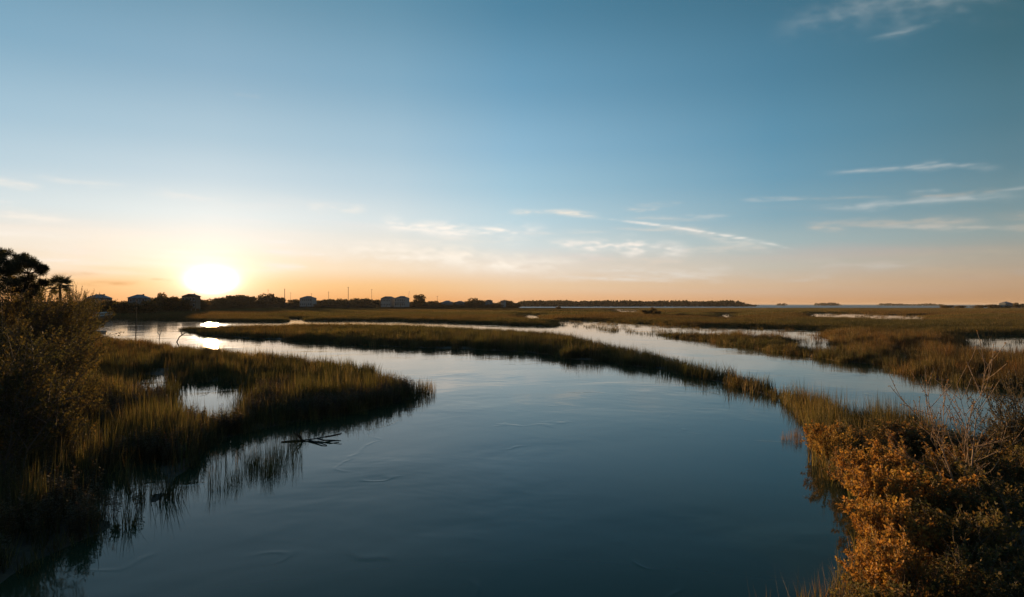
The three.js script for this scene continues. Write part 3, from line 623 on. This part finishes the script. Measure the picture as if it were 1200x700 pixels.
// tall weeds at the foot of the right bank
{
  const R = rng(88), geo = clump(909, 14, 0.2, 1.0, 0.016, 0.35), list = [], e = new THREE.Euler(), q = new THREE.Quaternion();
  for (let k = 0; k < 150; k++) {
    const px = 930 + 280 * R(), py = 640 + 110 * R(), [x, z] = onPlane(px, py), [l] = shore(x, z); if (l < -0.1) continue;
    q.setFromEuler(e.set((R() - 0.5) * 0.3, R() * 6.28, (R() - 0.5) * 0.3));
    list.push([new THREE.Matrix4().compose(V(x, 0, z), q, V(0.8, 0.3 + 0.5 * R(), 0.8)), mixc(mixc(pal.brown, pal.olive, R()), pal.rust, R() * 0.5)]);
  }
  const im = new THREE.InstancedMesh(geo, grassMat, list.length), col = new THREE.Color();
  list.forEach(([m, c], k) => { im.setMatrixAt(k, m); im.setColorAt(k, col.setRGB(...c)); });
  im.name = 'bank_weeds'; im.castShadow = im.receiveShadow = true; scene.add(tag(im, 'tall dry weeds and straw stalks among the bank shrubs', 'weeds', null, 'stuff'));
}

// ---------------------------------------------------------------- the far shore: trees
const farLeaf = [[0.12, 0.085, 0.028], [0.15, 0.10, 0.03], [0.10, 0.08, 0.026], [0.18, 0.11, 0.034]];
const farModels = [1, 2, 3, 4].map((s) => {
  const R = rng(1000 + s), wood = new Geo(), crown = new Geo(), bark = [0.05, 0.04, 0.03], r = 0.5;
  wood.limb(V(0, -0.05, 0), V(0.02, 0.45, 0), 0.03, 0.02, 6, bark);
  for (let k = 0; k < 20; k++) { const a = R() * 6.283, rr = r * Math.sqrt(R()) * 0.75, y = 0.14 + 0.70 * R() * (1 - rr * 0.6), c = V(Math.cos(a) * rr, y, Math.sin(a) * rr); wood.limb(V(0.02, 0.3, 0), c, 0.012, 0.004, 4, bark); leafCloud(crown, R, c, 0.15 + 0.1 * R(), 0.10 + 0.06 * R(), 130, 0.08, 0.028, farLeaf); }
  return { wood: wood.build(), crown: crown.build(), mat: farLeafMat };
});
const shoreDepth = (px) => px < 180 ? 430 : px < 290 ? lerp(430, 960, (px - 180) / 110) : 1010;
const farTrees = [], RF = rng(3333);
const crest = [[95, 352], [128, 352], [150, 352], [180, 348], [184, 343], [205, 344.5], [212, 349], [235, 350], [245, 351.5], [258, 347.5], [268, 350], [275, 345.5], [290, 345.5], [300, 349], [306, 344.5], [325, 345], [332, 351.5], [350, 351], [375, 350.5], [395, 350], [412, 351], [425, 349.5], [446, 349.5], [484, 352], [500, 352.5], [517, 353.5], [545, 353], [552, 350], [562, 351], [570, 353.5], [585, 353], [592, 351], [601, 351.5], [604, 354]];
const crestAt = (x) => { let k = 0; while (k < crest.length - 2 && x > crest[k + 1][0]) k++; return lerp(crest[k][1], crest[k + 1][1], clamp((x - crest[k][0]) / (crest[k + 1][0] - crest[k][0]))); };
for (let x = -40; x < 604; x += 6 + 4 * RF()) {
  const dep = shoreDepth(x) * (1 + 0.05 * RF()), gap = (x > 447 && x < 484) || (x > 517 && x < 545) || (x > 352 && x < 372) || (x > 152 && x < 175) || (x > 104 && x < 130);
  const top = Math.min(gap ? 353.5 + (x < 180 ? 2 : 0) : crestAt(x) + 3.2 * RF() - 1.0, 355.5);
  farTrees.push([x, top, dep, (13 + 9 * RF()) * (x < 180 ? 1.25 : 1)]);
}
for (const t of [[188, 344, 470, 14], [198, 345.5, 480, 22], [258, 348.5, 850, 18], [283, 345.5, 960, 24], [315, 344.5, 1030, 26], [385, 349.5, 1030, 22], [430, 349, 1040, 22], [491, 344.5, 1000, 15], [556, 349.5, 1020, 17], [594, 350.5, 1030, 14]]) farTrees.push(t);
for (let x = -30; x < 606; x += 9 + 6 * RF()) farTrees.push([x, 354.2 + 1.4 * RF(), shoreDepth(x) * 1.12, 17 + 8 * RF()]);
for (const [x, y] of [[104, 352], [111, 353.5], [119, 352.5], [127, 351], [133, 353], [140, 352.5], [147, 353], [153, 354], [160, 356.5], [168, 355.5], [175, 351], [213, 350], [221, 349.5], [229, 350], [237, 351]]) farTrees.push([x, y, shoreDepth(x) * 0.86, 16 + 6 * RF()]);
farTrees.forEach(([px, py, dep, w], k) => {
  const p = atDepth(px, py, dep), s = w / F * dep;
  const back = dep > shoreDepth(px) * 1.1, lone = px === 491;
  const [label, group] = lone ? ['lone round crowned tree standing taller just beyond the white beach houses'] : back ? ['dark tree in the back row of the wooded far shore', 'back row of far shore trees'] : px < 212 ? ['dark leafy tree among the stilt houses across the lagoon', 'trees among the lagoon houses'] : px < 300 ? ['leafy tree silhouetted on the shore below the setting sun', 'trees below the setting sun'] : px < 447 ? ['dark leafy tree on the far shore under the tall utility poles', 'trees under the utility poles'] : ['small dark tree near the open end of the far tree line', 'trees at the end of the tree line'];
  plantFrom(farModels, 'shoreline_tree', label, 'tree', group, [p.x, 0, p.z], V(s, p.y * 1.13, s), RF() * 6.28, k, 'trunk');
});
// low bushes along the foot of that tree line
for (let x = 120; x < 604; x += 8 + 5 * RF()) {
  const dep = shoreDepth(x) * 0.985, p = atDepth(x, 355.8 + (x < 200 ? 4 : 0) + RF(), dep), s = (10 + 8 * RF()) / F * dep;
  plantFrom(farModels, 'shoreline_bush', 'low round bush at the foot of the far tree line', 'bush', 'bushes below the far tree line', [p.x, 0, p.z], V(s, Math.max(p.y, 1.8) * 1.1, s), RF() * 6, Math.floor(RF() * 4), 'stem');
}
// shrubby hummocks out on the open marsh and at its far right edge
for (const [px, py, dep, w] of [[757, 361, 340, 12], [764, 359, 345, 11], [770, 363, 338, 10], [654, 358.6, 700, 8], [796, 366.5, 330, 14]]) {
  const p = atDepth(px, py, dep), s = w / F * dep;
  plantFrom(farModels, 'marsh_bush', 'dark bush on a low hummock out on the open marsh', 'bush', 'bushes on the open marsh', [p.x, 0, p.z], V(s, p.y, s), RF() * 6, Math.floor(px), 'stem');
}
for (const [px, py, dep, w] of [[1110, 357, 950, 16], [1126, 357.4, 950, 14], [1148, 357, 950, 16], [1162, 355.8, 950, 14], [1170, 356.5, 945, 9], [1192, 354, 955, 12], [1203, 355, 950, 16], [1180, 358, 930, 14]]) {
  const p = atDepth(px, py, dep), s = w / F * dep;
  plantFrom(farModels, 'sound_side_tree', 'dark tree beside the lone house at the edge of the open sound', 'tree', 'trees near the lone house', [p.x, 0, p.z], V(s, p.y, s), RF() * 6, Math.floor(px), 'trunk');
}
// wooded islands across the sound: far woods that read as one dark mass each
function woods(x0, x1, top, dep, label, seed) {
  const R = rng(seed), crown = new Geo(), wpx = dep / F;
  for (let x = x0; x < x1; x += 0.55) {
    const edge = sstep(x, x0, x0 + (x1 - x0) * 0.02 + 1) * (1 - sstep(x, x1 - (x1 - x0) * 0.10 - 1, x1)), p = atDepth(x, lerp(357.6, top, edge) + (vnoise(x * 0.08, seed) - 0.5) * 1.1 + (R() - 0.5) * 0.8, dep), h = Math.max(2, p.y);
    for (let k = 0; k < 3; k++) leafCloud(crown, R, V(p.x + (R() - 0.5) * wpx, h * (0.25 + 0.3 * k) * 0.95, p.z + (R() - 0.5) * 60), 0.8 * wpx, h * 0.2, 16, h * 0.26, h * 0.13, greenLeaf);
  }
  const m = new THREE.Mesh(crown.build(), farLeafMat); m.name = numbered('distant_woods'); m.castShadow = m.receiveShadow = true;
  scene.add(tag(m, label, 'woods', null, 'stuff'));
}
woods(604, 887, 353.4, 1900, 'long dark wooded island across the open sound', 1);
woods(912, 922, 356.2, 3400, 'tiny wooded islet just beyond the long island', 2);
woods(956, 984, 355.8, 3400, 'small low wooded islet on the sound horizon', 3);
woods(1030, 1110, 356.4, 3400, 'thin strip of far woods on the horizon beside the lone house', 4);

// ---------------------------------------------------------------- houses
const box = (w, h, d, x, y, z) => new THREE.BoxGeometry(w, h, d).translate(x, y, z);
function gable(w, d, h, over = 0.5) {
  const s = new THREE.Shape([[-w / 2 - over, 0], [w / 2 + over, 0], [w / 2 + over, 0.25], [0, h], [-w / 2 - over, 0.25]].map(([x, y]) => new THREE.Vector2(x, y)));
  return new THREE.ExtrudeGeometry(s, { depth: d + over * 2, bevelEnabled: false }).translate(0, 0, -d / 2 - over);
}
function hip(w, d, h, over = 0.6) {
  const a = w / 2 + over, b = d / 2 + over, r = Math.max(0.2, w / 2 - d / 2), v = [[-a, 0, b], [a, 0, b], [a, 0, -b], [-a, 0, -b], [-r, h, 0], [r, h, 0]];
  const f = [[0, 1, 5], [0, 5, 4], [1, 2, 5], [2, 3, 4], [2, 4, 5], [3, 0, 4], [0, 3, 2], [0, 2, 1]], g = new THREE.BufferGeometry();
  g.setAttribute('position', new THREE.Float32BufferAttribute(f.flat().flatMap((k) => v[k]), 3)); g.computeVertexNormals(); return g;
}
const glass = new THREE.MeshPhysicalMaterial({ color: new THREE.Color().setRGB(0.02, 0.025, 0.03), roughness: 0.08 }), trimMat = plain(0.7, 0.68, 0.64), doorMat = plain(0.2, 0.13, 0.08);
const houseWalls = { white: plain(0.42, 0.40, 0.37), grey: plain(0.17, 0.165, 0.155), blue: plain(0.16, 0.21, 0.23), tan: plain(0.20, 0.14, 0.09) }, roofs = { grey: plain(0.18, 0.18, 0.18), dark: plain(0.07, 0.06, 0.055), metal: plain(0.24, 0.25, 0.255, 0.6) };
function house({ px, py, dep, w, d = w * 0.75, body, stilt = 2.5, wall, roof, style = 'hip', turn = 0, label, porch = false, floors = 2 }) {
  const top = atDepth(px, py, dep), rh = Math.max(1.2, Math.min(3.2, w * 0.2)), h = body ?? Math.max(3, top.y - rh - stilt), t = thing('house', label, 'house', null, [top.x, 0, top.z], turn);
  part('wall', box(w, h, d, 0, stilt + h / 2, 0), houseWalls[wall], t);
  const r = part('roof', style === 'hip' ? hip(w, d, rh) : gable(w, d, rh), roofs[roof], t); r.position.y = stilt + h + 0.02;
  part('chimney', box(0.8, 1.6, 0.8, w * 0.2, rh * 0.75, -d * 0.1), houseWalls.tan, r);
  if (stilt > 1) for (let k = 0; k < 4; k++) for (const s of [-1, 1]) part('stilt', box(0.35, stilt + 0.3, 0.35, -w / 2 + 0.4 + k * (w - 0.8) / 3, (stilt + 0.3) / 2 - 0.3, s * (d / 2 - 0.3)), greyWood, t);
  const n = Math.max(3, Math.round(w / 3)), fh = h / floors;
  for (let f = 0; f < floors; f++) for (let k = 0; k < n; k++) {
    const x = -w / 2 + (k + 0.5) * w / n, y = stilt + fh * (f + 0.55);
    if (f === 0 && k === Math.floor(n / 2)) { const dr = part('door', box(1.1, fh * 0.72, 0.12, x, stilt + fh * 0.37, d / 2 + 0.05), doorMat, t); part('handle', box(0.06, 0.2, 0.08, x + 0.4, stilt + fh * 0.36, d / 2 + 0.15), trimMat, dr); continue; }
    const wd = part('window', box(1.35, fh * 0.55, 0.14, x, y, d / 2 + 0.05), trimMat, t); part('pane', box(1.1, fh * 0.47, 0.05, x, y, d / 2 + 0.14), glass, wd);
  }
  if (porch) {
    part('porch_deck', box(w * 0.9, 0.25, 2.4, 0, stilt - 0.1, d / 2 + 1.3), greyWood, t);
    part('porch_roof', box(w * 0.94, 0.2, 2.8, 0, stilt + fh, d / 2 + 1.5), roofs[roof], t);
    for (let k = 0; k < 5; k++) part('porch_post', box(0.22, stilt + fh, 0.22, -w * 0.43 + k * w * 0.215, (stilt + fh) / 2, d / 2 + 2.4), trimMat, t);
    part('porch_rail', box(w * 0.9, 0.1, 0.1, 0, stilt + 1, d / 2 + 2.5), trimMat, t);
  }
  return t;
}
house({ px: 116, py: 345, dep: 415, w: 12, stilt: 3, wall: 'grey', roof: 'metal', style: 'hip', label: 'grey house with pale metal hip roof behind the bank thicket', turn: 0.3 });
house({ px: 163, py: 345.3, dep: 400, w: 10, stilt: 3.2, wall: 'grey', roof: 'metal', style: 'hip', porch: true, label: 'grey stilt house with porch facing the lagoon', turn: 0.2 });
house({ px: 224, py: 344.5, dep: 520, w: 10.5, stilt: 2.8, wall: 'tan', roof: 'dark', style: 'gable', label: 'gable roofed house silhouetted against the setting sun' });
house({ px: 361, py: 347, dep: 990, w: 19, stilt: 3, wall: 'white', roof: 'grey', style: 'hip', label: 'pale house with grey hip roof half hidden in the far tree line', turn: -0.2 });
house({ px: 455, py: 347.5, dep: 980, w: 17, stilt: 2.5, wall: 'white', roof: 'grey', style: 'gable', turn: -0.5, label: 'white gabled beach house standing left in a joined pair' });
house({ px: 471, py: 347, dep: 975, w: 17, stilt: 2.5, wall: 'white', roof: 'grey', style: 'hip', porch: true, turn: -0.35, label: 'largest white beach house with hip roof and porch' });
house({ px: 524, py: 352.4, dep: 1000, w: 14, stilt: 1.6, wall: 'blue', roof: 'metal', style: 'hip', floors: 1, label: 'low blue house with metal roof, one of two beyond the lone tall tree', turn: -0.3 });
house({ px: 539, py: 352.8, dep: 1005, w: 12, stilt: 1.6, wall: 'grey', roof: 'metal', style: 'gable', floors: 1, label: 'low grey gabled house beside the low blue house', turn: -0.2 });
house({ px: 573, py: 351.6, dep: 995, w: 8.5, stilt: 2.4, wall: 'blue', roof: 'dark', style: 'gable', label: 'narrow house near the end of the far tree line', turn: -0.6 });
house({ px: 590, py: 352.4, dep: 990, w: 6, stilt: 2.2, wall: 'white', roof: 'grey', style: 'gable', label: 'tiny white house at the tip of the far tree line', turn: -0.6 });
house({ px: 1179, py: 353.6, dep: 940, w: 12.5, stilt: 2, wall: 'blue', roof: 'metal', style: 'hip', label: 'lone blue grey house at the edge of the open sound', turn: 0.25 });

// ---------------------------------------------------------------- poles, dock, driftwood
function pole(px, top, dep, r, label, arms = 1) {
  const p = atDepth(px, top, dep), t = thing('utility_pole', label, 'pole', 'tall poles behind the far trees', [p.x, 0, p.z]);
  part('post', new THREE.CylinderGeometry(r * 0.7, r, p.y + 0.3, 8).translate(0, p.y / 2 - 0.15, 0), plain(0.08, 0.065, 0.05), t);
  for (let k = 0; k < arms; k++) { const a = part('crossarm', box(2.4, 0.16, 0.16, 0, p.y - 0.6 - k * 1.3, r), plain(0.08, 0.065, 0.05), t); for (const s of [-1, -0.4, 0.4, 1]) part('insulator', new THREE.CylinderGeometry(0.06, 0.09, 0.25, 6).translate(s * 1.1, p.y - 0.4 - k * 1.3, r), trimMat, a); }
}
for (const [px, top, r] of [[333.5, 338.5, 0.5], [408, 336.5, 0.42], [385, 342, 0.3], [314, 339.5, 0.25], [435.5, 339, 0.26], [365, 344, 0.22], [340.5, 343, 0.2], [512.5, 347, 0.2]]) pole(px, top, 900, r, 'tall dark utility pole rising above the far tree line', 1);
{ // leaning mast beside the white houses
  const p = atDepth(474, 352, 1000), t = thing('boat_mast', 'pale leaning boat mast beside the lone round tree', 'mast', null, [p.x, 0, p.z]);
  const g = new Geo(); g.limb(V(0, 0, 0), V(7.5, p.y + 13.5, 0), 0.25, 0.12, 6); part('spar', g.build(), trimMat, t);
  const s = new Geo(); s.limb(V(7.5, p.y + 13.5, 0), V(9, 1, 0), 0.04, 0.04, 4); part('stay', s.build(), trimMat, t);
}
{ // slender marker pole standing at the lagoon's edge
  const [x, z] = onPlane(158.8, 399.5, 0), t = thing('marker_pole', 'slender dark pole standing in the grass at the lagoon edge', 'pole', null, [x, 0, z]), top = atDepth(159.5, 354, -z);
  const g = new Geo(); g.limb(V(0, -0.3, 0), V(0.06, top.y * 0.55, 0), 0.085, 0.07, 8); g.limb(V(0.06, top.y * 0.55, 0), V(0.03, top.y, 0), 0.07, 0.05, 8); part('post', g.build(), plain(0.05, 0.04, 0.03), t);
  part('cap', new THREE.CylinderGeometry(0.06, 0.075, 0.12, 8).translate(0.03, top.y, 0), plain(0.05, 0.04, 0.03), t);
}
{ // boardwalk dock on posts at the left shore of the lagoon
  const a = atDepth(108, 372, 240), b = atDepth(128, 369, 290), L = Math.hypot(b.x - a.x, b.z - a.z), x = a.x, z = a.z;
  const t = thing('wooden_dock', 'long weathered wooden dock on posts reaching into the lagoon', 'dock', null, [x, 0, z], Math.atan2(-(b.x - a.x), -(b.z - a.z)));
  const bleached = plain(0.66, 0.62, 0.56);
  const slab = box(2.4, 0.06, 0.46, 0, 0, 0);
  for (let k = 0; k < L / 0.5; k++) part('plank', slab, bleached, t).position.set(0, 1.75, -k * 0.5);
  for (const s of [-1, 1]) {
    part('rail', box(0.2, 0.25, L, s * 1.1, 2.75, -L / 2), bleached, t); part('beam', box(0.14, 0.24, L, s * 0.9, 1.59, -L / 2), greyWood, t);
    for (let k = 0; k <= L / 4.5; k++) part('post', new THREE.CylinderGeometry(0.12, 0.14, 3.6, 8).translate(s * 1.24, 1.1, -k * 4.5), greyWood, t);
  }
  const f = thing('floating_dock', 'pale floating platform moored below the wooden dock', 'dock', null, [onPlane(117, 390)[0], 0, onPlane(117, 390)[1]], 0.5);
  for (let k = 0; k < 10; k++) part('plank', box(2.4, 0.06, 0.27, 0, 0.45, -k * 0.3), trimMat, f);
  part('float', box(2.2, 0.5, 3, 0, 0.16, -1.35), plain(0.4, 0.38, 0.34), f);
}
function snag(px, py, name, label, limbs, dep0) {
  const [x, z] = onPlane(px, py, 0), t = thing(name, label, 'driftwood', null, [x, 0, z]), g = new Geo(), s = -z / F, c = [0.06, 0.045, 0.035];
  for (const pts of limbs) for (let k = 0; k < pts.length - 1; k++) { const f0 = 1 - k / pts.length, f1 = 1 - (k + 1) / pts.length; g.limb(V(pts[k][0] * s, pts[k][1] * s, pts[k][2]), V(pts[k + 1][0] * s, pts[k + 1][1] * s, pts[k + 1][2]), dep0 * (0.4 + f0), dep0 * (0.4 + f1), 6, c); }
  part('branch', g.build(), barkMat, t);
}
snag(206, 401, 'dead_branch', 'dead forked branch leaning out of the lagoon edge', [[[0, -2, 0], [4, 6, 0], [8, 8, 0.2], [21, 8, 0.5]], [[4, 6, 0], [9, 10, -0.2], [12, 11, -0.3]], [[8, 8, 0.2], [7, 13, 0.3]]], 0.07);
snag(186, 400, 'dead_twig', 'thin upright dead twig in the lagoon shallows', [[[0, -2, 0], [1, 7, 0], [4, 13, 0.1]], [[1, 7, 0], [-2, 11, 0.1]]], 0.04);
snag(352, 517, 'floating_log', 'dark drifting log with splayed twigs floating off the grass', [[[-20, 0.2, 0.3], [-8, 0.6, 0.1], [4, 0.8, 0], [16, 1.6, -0.2], [27, 3.2, -0.3], [45, 6.5, -0.5]], [[2, 0.8, 0], [1, 6, 0.1], [-2, 9, 0.2], [-1, 15, 0.1]], [[1, 3, 0.1], [-4, 7, 0], [-6, 12, 0.2]], [[10, 1, 0], [20, 0.8, 0.4], [31, 1.2, 0.8], [38, 0.5, 1]], [[18, 2, -0.2], [28, 1.2, 0.1], [36, 2, 0.2], [46, 1, 0.1]], [[27, 3.2, -0.3], [34, 3, -0.6], [42, 4, -0.8]]], 0.03);

scene.fog = new THREE.FogExp2(new THREE.Color().setRGB(0.95, 0.93, 0.9), 0.00003);
renderer.render(scene, camera);
